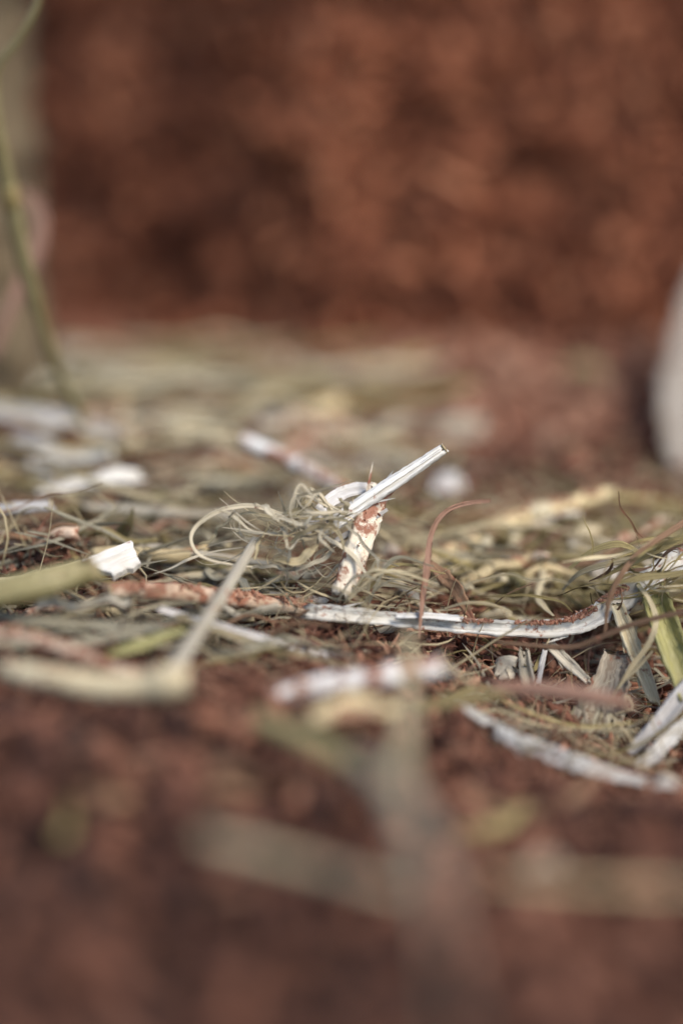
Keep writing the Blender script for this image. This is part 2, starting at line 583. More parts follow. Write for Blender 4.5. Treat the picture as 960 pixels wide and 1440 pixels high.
# the pocket at the right is full of woody bits
p = scatter(2600, .008, .060, .198, .252); s = .0005 + RNG.random(len(p)) ** 2 * .0012
p[:, 2] += s * .8; crumbs(mb, p, s, (1.3, 3.6))
o = mb.build('coir_crumbs', M_COIR, smooth=False, kind='stuff')
tag(o, 'loose red brown coir crumbs scattered all over the bedding', 'coir')
mb = MB()
p = scatter(9000, -.06, .06, .18, .31); p[:, 2] += RNG.random(len(p)) * .0015
fibres(mb, p, .0015 + RNG.random(len(p)) ** 2 * .008, .00004 + RNG.random(len(p)) ** 2 * .00012, 1.4, .45)
p = scatter(2500, -.08, .08, .10, .36); p[:, 2] += RNG.random(len(p)) * .001
fibres(mb, p, .003 + RNG.random(len(p)) ** 2 * .014, .00008 + RNG.random(len(p)) ** 2 * .0003, 1.2, .4)
o = mb.build('coir_fibres', M_COIR, kind='stuff')
tag(o, 'fine brown coir fibres strewn through the bedding', 'fibre')

# coir bank behind
WY = 0.372
wx = axis_vals([(-.20, -.09, .006), (-.09, .09, .0010), (.09, .20, .006)])
wz = axis_vals([(-.02, .10, .0010), (.10, .16, .004)])
XX, ZZ = np.meshgrid(wx, wz, indexing='ij')


def bank_y(x, z):
    r = fbm(x + .5, z + .2, .022, 2)
    l = np.abs(fbm(x + .1, z + .7, .008, 3, .6))
    return WY + .9 * np.clip(-x - .004, 0, .06) + .28 * np.clip(z, 0, 1) - .007 * r - .011 * l + .0045 - 1.1 * np.clip(.012 + .010 * fbm(x + .2, z * 0 + .6, .03, 2) - .06 * np.clip(x, -.05, .06) - z, 0, .03)


YY = bank_y(XX, ZZ)
nx, ny = XX.shape
V = np.stack([XX, YY, ZZ], -1)
back = V.copy(); back[..., 1] = WY + .16
allv = np.vstack([V.reshape(-1, 3), back.reshape(-1, 3)])
ii, jj = np.meshgrid(np.arange(nx - 1), np.arange(ny - 1), indexing='ij')
qf = np.stack([ii * ny + jj, (ii + 1) * ny + jj, (ii + 1) * ny + jj + 1, ii * ny + jj + 1], -1).reshape(-1, 4)
nb = nx * ny
edge = [i * ny for i in range(nx)] + [(nx - 1) * ny + j for j in range(1, ny)] + [i * ny + ny - 1 for i in range(nx - 2, -1, -1)] + [j for j in range(ny - 2, 0, -1)]
edge = np.array(edge); en = np.roll(edge, -1)
qs = np.stack([edge, edge + nb, en + nb, en], -1)
mb = MB()
mb.add(allv, np.vstack([qf, qf[:, ::-1] + nb, qs]), None, None, np.concatenate([np.clip(.42 + .7 * fbm(XX, ZZ, .013, 3), .1, .9).ravel(), np.full(nb, .4)]))
bank = empty('coir_bank', (0, WY, 0), 'upright bank of packed red brown coir filling the blurred background', 'coir bank')
mb.build('packed_face', M_COIRW, bank, (0, WY, 0))
mb = MB()
n = 16000
x = (RNG.random(n) - .5) * .17; z = RNG.random(n) * .098
s = .0008 + RNG.random(n) ** 2.5 * .0028
p = np.stack([x, bank_y(x, z) - s * .2, z], 1)
crumbs(mb, p, s, (1.0, 3.4), .15 + RNG.random(n) * .7)
mb.build('coir_chunks', M_COIRW, bank, (0, WY, 0), smooth=False, kind='stuff')
mb = MB()
n = 6000
x = (RNG.random(n) - .5) * .17; z = RNG.random(n) * .098
p = np.stack([x, bank_y(x, z) - RNG.random(n) * .002, z], 1)
fibres(mb, p, .003 + RNG.random(n) ** 2 * .010, .00012 + RNG.random(n) ** 2 * .0004, 1.4, 1.0)
mb.build('coir_fibres', M_COIRW, bank, (0, WY, 0), kind='stuff')

# weathered board at the left
bx0, bx1, by0, by1, bz0, bz1 = -.078, -.0485, .318, .345, -.010, .125
mb = MB()
nzb = 60
zz = np.linspace(bz0, bz1, nzb)
sec = np.array([(-.5, -.46), (-.47, -.5), (-.2, -.49), (.1, -.505), (.47, -.5), (.5, -.46), (.5, .46), (.47, .5), (-.47, .5), (-.5, .46)])
path = np.stack([np.full(nzb, (bx0 + bx1) / 2), np.full(nzb, (by0 + by1) / 2), zz], 1)
sec = sec * np.array([1, (by1 - by0) / (bx1 - bx0)])
sweep(mb, path, np.full(nzb, bx1 - bx0), sec[:, ::-1] * 1.0 @ np.array([[0, 1], [1, 0]]), hint=(0, 1, 0), wobble=.01)
tag(mb.build('wooden_board', M['board'], None, (-.065, .334, bz0)), 'weathered tan wooden board standing upright at the left edge', 'board')


# ------------------------------------------------------------------ builders for straw and hay
def stem(name, label, cat, pts, w, mat, sec=None, torn=(.5, .5), ends=(False, False), nodes=(), dust=0, dust_size=.00045, twist=None, hint=HINT, group=None, n=10, part='stem', wobble=.06, edge=0.0, splinters=0, wig=0.0, nodew=1.35, nodemat=None, bias=0.0):
    """one straw: an Empty at its lower end with its stem and its other parts"""
    path = spline(resolve(pts), n)
    if wig:
        path = path + wig * np.stack([fbm(np.linspace(0, 6, len(path)) + RNG.random() * 50, np.full(len(path), a * 3.3), 1.0, 2) for a in range(3)], 1)
    wd = widths_for(path, w)
    sec = sec_round() if sec is None else sec
    low = path[0] if path[0][2] < path[-1][2] else path[-1]
    e = empty(name, low, label, cat, group)
    mb = MB()
    V, T, N, B = sweep(mb, path, wd, sec, hint, twist, torn, wobble, edge=edge)
    body = mb.build(part, M[mat], e, low)
    for f in nodes:
        i = int(f * (len(path) - 1)); i = min(max(i, 1), len(path) - 2)
        c = path[i]; r = wd[i]
        ts = np.linspace(-1, 1, 9)
        pp = c + T[i] * (ts * r * .62)[:, None]
        prof = r * (1.03 + (nodew - 1.03) * np.exp(-(ts * 1.9) ** 2))
        m2 = MB(); sweep(m2, pp, prof, sec_round(16, 1, .03, 9), N[i], wobble=.03)
        m2.build('node', M[nodemat or mat], e, low)
    for end, on in zip((0, -1), ends):
        if not on:
            continue
        d = T[end] * (1 if end else -1)
        c = path[end] + d * wd[end] * .02
        k = 18; a = np.linspace(0, 2 * np.pi, k, endpoint=False)
        rings = []
        for rad, ax in ((.50, -.10), (.53, .03), (.40, .05), (.34, -.05), (.28, -.35), (.05, -.40)):
            jit = 1 + .06 * (RNG.random(k) - .5)
            rings.append(c + d * ax * wd[end] + wd[end] * rad * jit[:, None] * (np.cos(a)[:, None] * B[end] + np.sin(a)[:, None] * N[end]))
        vv = np.vstack(rings); nr = len(rings)
        i2 = np.arange(nr - 1)[:, None] * k; j2 = np.arange(k)[None]; j3 = (j2 + 1) % k
        qq = np.stack([i2 + j2, i2 + j3, i2 + k + j3, i2 + k + j2], -1).reshape(-1, 4)
        m2 = MB(); m2.add(vv, qq, None, np.stack([np.zeros(len(vv)), np.tile(np.linspace(0, 1, k), nr)], 1))
        m2.build('cut_end', M['pith'], body, low)
    for sidx in range(splinters):
        i = RNG.integers(2, len(path) - 3)
        L_ = wd[i] * (.6 + RNG.random() * .9)
        sd_ = RNG.choice([-1, 1])
        st = path[i] + B[i] * wd[i] * .42 * sd_
        dr = T[i] * RNG.choice([-1, 1]) + B[i] * sd_ * (.15 + .3 * RNG.random()) + N[i] * .25 * RNG.random()
        pp = st + np.linspace(0, 1, 6)[:, None] * dr * L_
        m2 = MB(); sweep(m2, pp, wd[i] * .16 * np.array([1, .9, .8, .65, .4, .12]), sec_flat(.3, .1), N[i])
        m2.build('splinter', M[mat], body, low)
    if dust:
        crumbs_on(path, wd, N, e, low, dust, dust_size, .34 if bias else .45, bias)
    return e


def blade(name, label, cat, pts, w, mat, group=None, twist=None, hint=HINT, thick=.10, crease=.10, n=9, torn=(.3, .3), wig=0.0, edge=0.0):
    path = spline(resolve(pts), n)
    if wig:
        path = path + wig * np.stack([fbm(np.linspace(0, 6, len(path)) + RNG.random() * 50, np.full(len(path), a * 3.3), 1.0, 2) for a in range(3)], 1)
    wd = widths_for(path, w)
    low = path[0] if path[0][2] < path[-1][2] else path[-1]
    mb = MB(); sweep(mb, path, wd, sec_flat(thick, crease), hint, twist, torn, .08, edge=edge)
    return tag(mb.build(name, M[mat], None, low), label, cat, group)


# ---- the tall stem at the left and its neighbours
e = stem('grass_stalk', 'tall olive dry grass stalk leaning up along the left edge', 'grass stalk',
         [(62, -30, .272), (46, 20, .273), (22, 60, .274), (-3, 92, .275), (-9, 135, .277), (-2, 200, .279), (14, 275, .282), (32, 360, .285), (55, 440, .289), (84, 525, .294), (120, 597, .300)],
         [9, 11, 12, 13, 17, 23, 25, 24, 19, 16, 14], 'olive', sec_round(14, .8, .10, 6), nodes=(.60,), nodew=1.12, nodemat='hay_olive')
blade('dry_blade', 'pinkish tan dry blade curling behind the tall left stalk', 'dry blade',
      [(-10, 500, .300), (15, 430, .300), (42, 375, .301), (57, 320, .302), (50, 285, .303), (28, 268, .304)], [14, 22, 24, 22, 18, 8], 'pink')
stem('straw', 'wide silvery grey straw, blurred, at the foot of the tall left stalk', 'straw',
     [(-30, 578, .308), (50, 586, .306), (120, 603, .304), (188, 632, .302)], [24, 30, 34, 26], 'lilac', sec_gutter(150, .16), ends=(False, False))
stem('wood_shaving', 'white ragged wood shaving lying below the silvery grey straw at left', 'wood shaving',
     [(52, 692, .278), (90, 684, .279), (135, 676, .280), (165, 668, .281), (193, 668, .282)], [7, 16, 20, 32, 28], 'chip', sec_flat(.22, .15), part='sheet', edge=.35, torn=(.3, .5))
stem('straw', 'long pale grey straw running right from below the ragged white shaving', 'straw',
     [(118, 712, .272), (180, 716, .271), (250, 722, .270), (325, 724, .269)], [12, 15, 15, 14], 'grey', sec_round(12, .6))
stem('straw', 'short silvery straw end at the left edge above the brown fluff', 'straw',
     [(-25, 722, .262), (20, 715, .262), (72, 712, .262)], [16, 20, 18], 'lilac', sec_round(12, .7), ends=(False, True))
stem('straw', 'thin pale olive straw pointing right behind the white chip', 'straw',
     [(168, 762, .262), (230, 772, .260), (300, 782, .257), (380, 794, .255)], [8, 12, 11, 9], 'grey', sec_round(10, .7))
stem('straw', 'thin dark olive straw just below the one behind the white chip', 'straw',
     [(150, 772, .264), (240, 784, .262), (330, 800, .259), (400, 812, .257)], [7, 9, 9, 6], 'olive', sec_round(10, .7))
blade('leaf_fragment', 'small olive tan leaf fragment standing above the white chip', 'leaf',
      [(165, 772, .262), (172, 750, .261), (182, 735, .260), (187, 714, .260)], [26, 24, 15, 3], 'hay_olive', thick=.08)

# white chip: a snapped block
c0 = np.array([P(115, 787, .2455), P(182, 759, .2485), P(199, 792, .2465), P(160, 808, .2440)])
nq = np.cross(c0[1] - c0[0], c0[3] - c0[0]); nq /= np.linalg.norm(nq); nq *= -1 if nq[1] < 0 else 1
mb = MB(); rows = 7
top = []
for a in np.linspace(0, 1, rows):
    for b in np.linspace(0, 1, rows):
        pt = (c0[0] * (1 - a) + c0[1] * a) * (1 - b) + (c0[3] * (1 - a) + c0[2] * a) * b
        ed = min(a, 1 - a, b, 1 - b) < .01
        pt = pt + RNG.standard_normal(3) * (.00010 if ed else .00003)
        top.append(pt)
top = np.array(top); bot = top + nq * .0007 + RNG.standard_normal(top.shape) * .00005
qs_ = []
for a in range(rows - 1):
    for b in range(rows - 1):
        i = a * rows + b
        qs_.append((i, i + 1, i + rows + 1, i + rows)); m_ = rows * rows
        qs_.append((i + m_, i + rows + m_, i + rows + 1 + m_, i + 1 + m_))
loop = [i for i in range(rows)] + [rows - 1 + rows * i for i in range(1, rows)] + [rows * rows - 1 - i for i in range(1, rows)] + [rows * (rows - 1 - i) for i in range(1, rows - 1)]
for a, b in zip(loop, loop[1:] + loop[:1]):
    qs_.append((b, a, a + m_, b + m_))
mb.add(np.vstack([top, bot]), qs_, None, np.tile(np.stack([np.repeat(np.arange(rows), rows) * .002, np.tile(np.arange(rows) / rows, rows)], 1), (2, 1)))
tag(mb.build('wood_chip', M['chip'], None, c0[0], smooth=False), 'bright white four-cornered wood chip at the left', 'wood chip')

stem('straw', 'fat olive tan straw coming in from the left edge below the white chip', 'straw',
     [(-40, 842, .232), (40, 826, .232), (90, 812, .233), (130, 800, .234)], [44, 44, 42, 40], 'olive', sec_round(18, .9, .05, 9), ends=(False, True), dust=40)
stem('straw', 'rust brown dust-covered straw with a white round cut end', 'straw',
     [(152, 832, .238), (230, 832, .241), (320, 842, .245), (400, 852, .248), (446, 862, .250)], [24, 26, 27, 25, 20], 'rust', sec_round(16, .85, .06, 8), ends=(True, False), dust=500, dust_size=.0005)
stem('straw', 'split pale straw running under the rust brown straw', 'straw',
     [(222, 856, .240), (300, 880, .239), (380, 902, .239), (476, 926, .239)], [12, 17, 15, 10], 'lilac', sec_gutter(140, .2), splinters=2)
stem('straw', 'second split tan straw alongside the pale split one', 'straw',
     [(250, 868, .238), (330, 896, .236), (410, 920, .236), (500, 940, .236)], [8, 14, 14, 9], 'hay_pale', sec_gutter(140, .2))
stem('straw', 'grey green stem leaning up from the blurred node to a sharp tip', 'straw',
     [(228, 962, .218), (252, 930, .222), (290, 872, .231), (330, 808, .242), (362, 754, .249)], [30, 24, 20, 17, 12], 'grey', sec_round(14, .7, .1, 5), torn=(.3, 1.2))
stem('straw', 'pale yellow green blurred straw lying at the lower left with a thick joint', 'straw',
     [(10, 942, .214), (80, 955, .212), (160, 966, .211), (262, 958, .211)], [30, 34, 38, 40], 'cream', sec_round(16, .9), nodes=(.93,), dust=30)
stem('straw', 'rust brown blurred straw above the pale yellow green one', 'straw',
     [(-10, 890, .226), (60, 902, .224), (140, 932, .222), (200, 950, .221)], [16, 20, 18, 12], 'rust', sec_round(12, .8), dust=60)
blade('hay_blade', 'short green hay blade in front of the dark gap at left', 'hay',
      [(150, 922, .226), (200, 906, .228), (262, 884, .230)], [10, 22, 9], 'green')
blade('hay_blade', 'long grey olive hay blade lying below the fat olive straw', 'hay',
      [(-20, 862, .234), (60, 874, .233), (160, 882, .233), (260, 892, .232)], [16, 20, 20, 10], 'hay_grey')
stem('straw', 'straw with white and brown patches, blurred, below the split straws', 'straw',
     [(378, 982, .218), (450, 966, .219), (530, 952, .220), (624, 936, .222)], [26, 34, 36, 30], 'chequer', sec_round(18, .8), ends=(False, True), dust=60)

# ---- centre
e = stem('straw', 'clean white grooved straw rising to the right, tallest in the middle', 'straw',
         [(462, 742, .249), (500, 714, .250), (560, 674, .251), (624, 631, .252)], [21, 21, 20, 15], 'white',
         np.vstack([np.stack([np.cos(a_) * .5 * r_, np.sin(a_) * .42 * r_]) for a_, r_ in [(t_, 1 - .34 * math.exp(-((t_ - 1.35) / .13) ** 2) - .2 * math.exp(-((t_ - 1.9) / .10) ** 2) - .12 * math.exp(-((t_ - 2.5) / .10) ** 2)) for t_ in np.linspace(0, 2 * math.pi, 60, endpoint=False)]]),
         ends=(False, True), torn=(1.2, .5), splinters=2, edge=.04, hint=(0, -1, .35))
stem('straw', 'slim white straw splinter close under the tall white straw', 'straw',
     [(470, 762, .250), (510, 738, .250), (545, 716, .251)], [9, 10, 5], 'lilac', sec_flat(.4, .1))
stem('straw', 'upright cream straw mottled with rust dust behind the tall white straw', 'straw',
     [(482, 836, .2475), (500, 780, .2485), (518, 730, .2505), (535, 682, .253)], [34, 37, 37, 32], 'mottled', sec_round(24, .5, .05, 9), torn=(.5, .6), dust=60, dust_size=.0002, splinters=2, edge=.03, wobble=.03, twist=(20, 20), hint=(0, -1, .2))
blade('hay_blade', 'silvery blade bowing up to the left of the tall white straw', 'hay',
      [(430, 752, .249), (452, 716, .250), (480, 694, .252), (510, 686, .253), (540, 690, .254)], [10, 18, 20, 17, 10], 'lilac', twist=(0, 30, 10))
# long white strip
e = stem('straw', 'long white split straw lying across the middle, bent up at its right end', 'straw',
         [(440, 862, .2455), (500, 867, .246), (570, 873, .247), (640, 880, .248), (720, 885, .249), (790, 884, .249), (832, 870, .250), (868, 846, .252), (910, 818, .253), (985, 772, .256)],
         [24, 24, 22, 23, 25, 27, 32, 37, 36, 38], 'strip', sec_gutter(140, .22, 11), hint=(0, -.75, .66), torn=(.9, .3), dust=4200, dust_size=.00024, splinters=8, edge=.11, wobble=.1, bias=-.18)
stem('straw', 'short white straw layer peeling off the top of the long white one', 'straw',
     [(556, 866, .2455), (600, 866, .2462), (646, 870, .2468)], [9, 11, 11], 'white', sec_flat(.3, .1), torn=(.3, .3))
e = blade('brown_leaf', 'narrow pinkish brown leaf hanging upright over the long white straw', 'leaf',
          [(690, 704, .256), (655, 708, .252), (624, 722, .249), (606, 752, .247), (600, 800, .246), (594, 845, .246), (589, 898, .245)], [5, 7, 9, 15, 22, 17, 6], 'pink', hint=(0, -1, .1), thick=.07)
blade('brown_leaf', 'small crumpled brown leaf scrap right of the hanging narrow leaf', 'leaf',
      [(604, 790, .254), (628, 815, .253), (646, 838, .252), (668, 880, .250)], [10, 24, 20, 6], 'hay_brown', twist=(0, 60, 20), edge=.3)

# curls of the tangle
tang = P(405, 770, .2495)
te = empty('curled_hay_tangle', tang, 'tangle of thin curled pale hay left of the tall white straw', 'hay tangle')
curls = [
    ([(400, 724, .249), (350, 712, .248), (300, 722, .247), (268, 752, .246), (280, 780, .246), (320, 794, .246), (356, 796, .247)], [6, 8, 9, 9, 8, 7, 4]),
    ([(395, 730, .248), (345, 720, .249), (310, 735, .250), (300, 756, .250), (280, 764, .250)], [5, 6, 7, 6, 3]),
    ([(320, 728, .247), (332, 722, .246), (334, 745, .246), (346, 762, .246)], [3, 5, 6, 3]),
    ([(370, 708, .247), (378, 716, .246), (386, 728, .246), (400, 736, .247)], [9, 11, 9, 5]),
    ([(398, 724, .248), (420, 714, .248), (442, 698, .249)], [9, 14, 12]),
    ([(378, 738, .247), (372, 756, .247), (364, 762, .247), (356, 790, .247)], [5, 7, 7, 3]),
    ([(388, 724, .247), (412, 734, .246), (436, 742, .246), (470, 758, .247), (500, 780, .247), (520, 812, .246)], [9, 8, 9, 12, 10, 5]),
    ([(398, 742, .247), (404, 760, .246), (398, 776, .246), (382, 786, .246)], [5, 8, 7, 3]),
    ([(384, 786, .247), (410, 788, .246), (430, 778, .246), (444, 766, .247)], [6, 14, 15, 6]),
    ([(350, 800, .248), (380, 796, .247), (410, 800, .247), (440, 790, .247), (470, 770, .248)], [5, 7, 8, 9, 6]),
    ([(410, 764, .246), (430, 744, .245), (456, 740, .245), (476, 748, .246), (484, 772, .246)], [5, 8, 10, 9, 4]),
    ([(476, 700, .248), (488, 708, .247), (480, 720, .247), (474, 712, .247)], [6, 10, 8, 4]),
    ([(444, 690, .249), (450, 700, .249), (456, 712, .249)], [8, 9, 6]),
    ([(486, 738, .247), (512, 764, .247), (530, 786, .247), (536, 812, .247)], [4, 6, 5, 3]),
    ([(400, 826, .247), (404, 790, .246), (410, 766, .246), (430, 752, .247)], [3, 5, 7, 6]),
]
for pts, ww in curls:
    path = spline(resolve(pts), 9)
    path = path + .0006 * np.stack([fbm(np.linspace(0, 5, len(path)) + RNG.random() * 50, np.full(len(path), a * 3.3), 1.0, 2) for a in range(3)], 1)
    mb = MB(); sweep(mb, path, widths_for(path, [v * .8 for v in ww]), sec_flat(.14, .2), (RNG.random() - .5, -.7, .6), (0, RNG.random() * 120 - 60, RNG.random() * 160 - 80), (.4, .4), .1)
    mb.build('curl', M[random.choice(['curl', 'curl', 'hay_pale'])], te, tang)
for k in range(56):
    if k % 2:
        x, y, hd = 470 + random.gauss(0, 16), 738 + random.gauss(0, 16), math.pi + random.gauss(.05, .45)
    else:
        x, y, hd = 400 + random.gauss(0, 40), 752 + random.gauss(0, 22), random.choice((0, math.pi)) + random.gauss(0, .7)
    pts, d0, cu, stp = [], .248 + random.gauss(0, .0018), random.gauss(0, .22), random.uniform(14, 32)
    for t in range(random.randint(4, 7)):
        pts.append((x, y, d0))
        hd += cu + random.gauss(0, .22); cu += random.gauss(0, .14)
        if y > 800 or y < 700:
            hd = -hd
        x += stp * math.cos(hd); y += stp * .75 * math.sin(hd); d0 += random.gauss(0, .0008)
    path = spline(resolve(pts), 7)
    mb = MB(); sweep(mb, path, widths_for(path, [1.2, random.choice((1.6, 2.2, 3, 5.5)), random.choice((1.6, 2.4, 3, 5)), 1.2]), sec_flat(.15, .12), (RNG.random() - .5, -.7, .6), (0, random.uniform(-90, 90)), (.4, .4), .1)
    mb.build('curl', M[random.choice(['curl', 'curl', 'hay_pale'])], te, tang)

# wiry loops above the bent straw end at the right
tg = P(850, 850, .250)
tr_ = empty('wiry_hay_tuft', tg, 'tuft of wiry olive hay loops above the bent straw end at right', 'hay tuft')
for k in range(46):
    x, y, hd = 965 + random.gauss(0, 30), 790 + random.gauss(0, 26), math.pi + random.gauss(0, .35)
    if k % 3 == 0:
        x, y, hd = 840 + random.gauss(0, 40), 820 + random.gauss(0, 22), random.uniform(0, 6.28)
    pts, d0, cu, stp = [], .2505 + random.gauss(0, .003), random.gauss(-.08, .22), random.uniform(14, 32)
    for t in range(random.randint(4, 7)):
        pts.append((x, y, d0))
        hd += cu + random.gauss(0, .25)
        x += stp * math.cos(hd); y += stp * .7 * math.sin(hd); d0 += random.gauss(0, .001)
    path = spline(resolve(pts), 7)
    mb = MB(); sweep(mb, path, widths_for(path, [1.5, random.choice((2, 2.6, 4, 7)), random.choice((2, 3, 5)), 1.2]), sec_flat(.15, .2), (RNG.random() - .5, -.7, .6), (0, random.uniform(-90, 90)), (.4, .4), .12)
    mb.build('loop', M[random.choice(['hay_pale', 'hay_olive', 'hay_olive', 'hay_brown'])], tr_, tg)

# arching fine hay right of the mottled straw
te2 = P(505, 858, .249)
e2 = empty('arching_hay_tuft', te2, 'tuft of fine arching hay fibres above the left end of the long white straw', 'hay tuft')
for k in range(14):
    x1 = random.uniform(540, 640); y1 = random.uniform(795, 850)
    x0, y0 = random.uniform(450, 520), random.uniform(835, 862)
    mid = ((x0 + x1) / 2 - 10, min(y0, y1) - random.uniform(5, 22))
    d0 = .2485 + random.gauss(0, .0022)
    path = spline(resolve([(x0, y0, d0 + .001), (*mid, d0), (x1, y1, d0 - .001)]), 12)
    mb = MB(); sweep(mb, path, widths_for(path, [4, random.uniform(4, 7), 2]), sec_flat(.3, .1), HINT, (0, random.uniform(-60, 60)), (0, 0), .1)
    mb.build('fibre', M[random.choice(['hay_pale', 'hay_brown', 'hay_grey', 'hay_olive'])], e2, te2)

# ---- behind the centre
stem('straw', 'yellowish straw with a pale joint lying behind, right of the middle', 'straw',
     [(585, 796, .268), (650, 766, .272), (735, 728, .276), (800, 710, .279), (854, 693, .282)], [25, 27, 27, 25, 22], 'yellow', sec_round(16, .9), nodes=(.58,), nodew=1.15, ends=(False, True), dust=260, dust_size=.0005, nodemat='cream')
stem('straw', 'thin rust dusted straw lying far back right of the middle', 'straw',
     [(600, 648, .322), (680, 655, .322), (740, 662, .320), (808, 674, .318)], [12, 15, 18, 15], 'cream_dust', sec_round(12, .8), dust=60)
stem('straw', 'straw with a white cut end pointing left, behind the hay tangle', 'straw',
     [(338, 618, .285), (390, 640, .284), (440, 664, .282), (490, 690, .280)], [24, 22, 19, 14], 'chequer', sec_round(14, .9), ends=(True, False), dust=80)


def chip_at(label, px, py, d, wx_, hy, mat='chip', tilt=0.0):
    a = P(px - wx_ / 2, py + tilt, d); b = P(px + wx_ / 2, py - tilt, d)
    path = spline([a, (a + b) / 2 + np.array((0, 0, .0006)), b], 5)
    wd = np.interp(np.linspace(0, 1, len(path)), [0, .2, .5, .8, 1], [.5, .9, 1, .95, .4]) * hy / 3000 * d
    mb = MB(); sweep(mb, path, wd, sec_flat(.3, .25), HINT, (0, 15), (.4, .5), .12, edge=.2)
    return tag(mb.build('wood_chip', M[mat], None, a), label, 'wood chip')


chip_at('large pale greyish wood chip, blurred, lying far back at the foot of the bank', 650, 606, .330, 70, 42, 'grey')
chip_at('small pale grey wood chip behind the tip of the tall white straw', 630, 684, .300, 40, 32, 'lilac')
chip_at('dull olive wood chip low on the bank at the right', 820, 530, .360, 50, 42, 'olive')
chip_at('faint tan wood chip on the bank above the large greyish chip', 640, 545, .362, 44, 52, 'pink')
chip_at('pale cream chip under the yellowish straw at right', 768, 806, .270, 70, 34, 'shaving', -18)
chip_at('small yellowish chip standing below the tip of the yellowish straw', 826, 762, .274, 34, 40, 'cream')
chip_at('small pale chip between the curling fibres and the long white straw', 856, 812, .264, 44, 44, 'shaving', 8)
chip_at('tiny blurred cream chip at the right just below the leaning shaving', 900, 745, .29, 40, 30, 'shaving')
chip_at('small white chip on the front slope right of the white shaving', 935, 1106, .222, 34, 14, 'chip')
chip_at('small blurred white chip above the olive straw at the lower right', 765, 1220, .186, 52, 18, 'grey', 3)
chip_at('tiny pale chip inside the pocket at the right', 712, 946, .247, 22, 44, 'grey', 2)

# leaning shaving at the right edge
stem('wood_shaving', 'large pale curled wood shaving standing at the right edge', 'wood shaving',
     [(1016, 780, .300), (1008, 710, .307), (998, 640, .317), (994, 570, .329), (1006, 480, .340), (1026, 390, .350), (1050, 300, .358)], [70, 100, 124, 132, 120, 100, 66], 'film',
     sec_gutter(70, .05, 13), hint=(-.15, -.97, .2), part='sheet', torn=(.2, .3), edge=.05, n=8)

# ---- right
stem('grass_stalk', 'thick green olive stalk slanting down at the right edge', 'grass stalk',
     [(902, 796, .258), (922, 850, .250), (943, 910, .246), (972, 985, .243)], [30, 44, 44, 40], 'green', sec_gutter(170, .12, 13), torn=(.5, .3))
stem('straw', 'cream straw slanting steeply down into the pocket at the right', 'straw',
     [(866, 850, .250), (885, 900, .249), (905, 950, .248), (922, 992, .247)], [20, 24, 23, 15], 'cream', sec_gutter(160, .22), torn=(.3, .8), splinters=4)
blade('brown_fibre', 'dark brown curling fibre hooking down over the long straw at right', 'fibre',
      [(985, 720, .247), (945, 745, .246), (905, 772, .245), (875, 805, .244), (856, 845, .244), (850, 892, .244)], [10, 10, 9, 8, 7, 4], 'hay_brown', thick=.4)
blade('brown_fibre', 'long thin brown fibre sagging below the bent end of the long white straw', 'fibre',
      [(690, 902, .246), (750, 908, .245), (805, 910, .244), (850, 894, .243), (900, 875, .242), (985, 855, .241)], [5, 8, 9, 9, 9, 8], 'hay_brown', thick=.5)
blade('hay_blade', 'thin white looping hay strand left of the green stalk', 'hay',
      [(895, 822, .247), (912, 842, .246), (922, 872, .245), (912, 905, .244), (890, 935, .244), (868, 970, .244)], [5, 7, 9, 8, 7, 3], 'hay_pale')
blade('hay_blade', 'thin straight strand crossing the white loop toward the pocket', 'hay',
      [(918, 915, .245), (895, 940, .245), (872, 962, .245), (855, 990, .245)], [4, 6, 6, 3], 'hay_pale')
blade('hay_blade', 'broad olive hay blade pointing left over the bent end of the long straw', 'hay',
      [(985, 800, .247), (945, 808, .246), (905, 812, .245), (860, 822, .245)], [8, 12, 14, 3], 'hay_olive')
blade('hay_blade', 'arched olive hay blade above the bent straw end at right', 'hay',
      [(800, 800, .252), (830, 776, .251), (870, 765, .250), (905, 780, .250)], [5, 9, 11, 5], 'hay_olive')
blade('hay_blade', 'second arched olive hay blade just below the first at right', 'hay',
      [(790, 830, .254), (815, 806, .252), (860, 792, .250), (930, 780, .249)], [5, 9, 9, 5], 'hay_pale')
blade('hay_blade', 'olive hay blade reaching the right edge beside the brown curling fibre', 'hay',
      [(985, 745, .248), (940, 765, .248), (890, 790, .249), (840, 815, .251)], [12, 13, 12, 4], 'hay_olive')
blade('hay_blade', 'thin pale strand lying over the right part of the long white straw', 'hay',
      [(625, 856, .247), (655, 848, .246), (690, 850, .246), (720, 862, .247)], [4, 6, 6, 3], 'hay_pale')

# papery husk scrap: a ragged curved sheet with fibres
base = P(845, 1035, .244)
he = empty('papery_husk', base, 'papery grey husk scrap with a frayed lower edge inside the pocket', 'husk')
path = spline(resolve([(868, 915, .2495), (862, 945, .248), (852, 985, .2465), (838, 1030, .245)]), 9)
mb = MB(); sweep(mb, path, widths_for(path, [34, 48, 66, 84]), sec_gutter(110, .05, 13), (-.2, -.9, .3), (0, 14), (.3, .35), .08, edge=.12)
mb.build('sheet', M['scrap'], he, base)
for k in range(34):
    x0 = random.uniform(806, 884); y0 = random.uniform(975, 1020)
    path = spline(resolve([(x0, y0, .2442), (x0 + random.uniform(-8, 6), y0 + 18, .2438), (x0 + random.uniform(-22, 12), y0 + random.uniform(24, 44), .2442)]), 6)
    mb = MB(); sweep(mb, path, widths_for(path, [4, random.uniform(3, 7), 2]), sec_flat(.3, .1), (0, -.9, .4), (0, random.uniform(-70, 70)), (.3, .3), .1)
    mb.build('frayed_fibre', M[random.choice(['hay_pale', 'hay_grey', 'scrap'])], he, base)

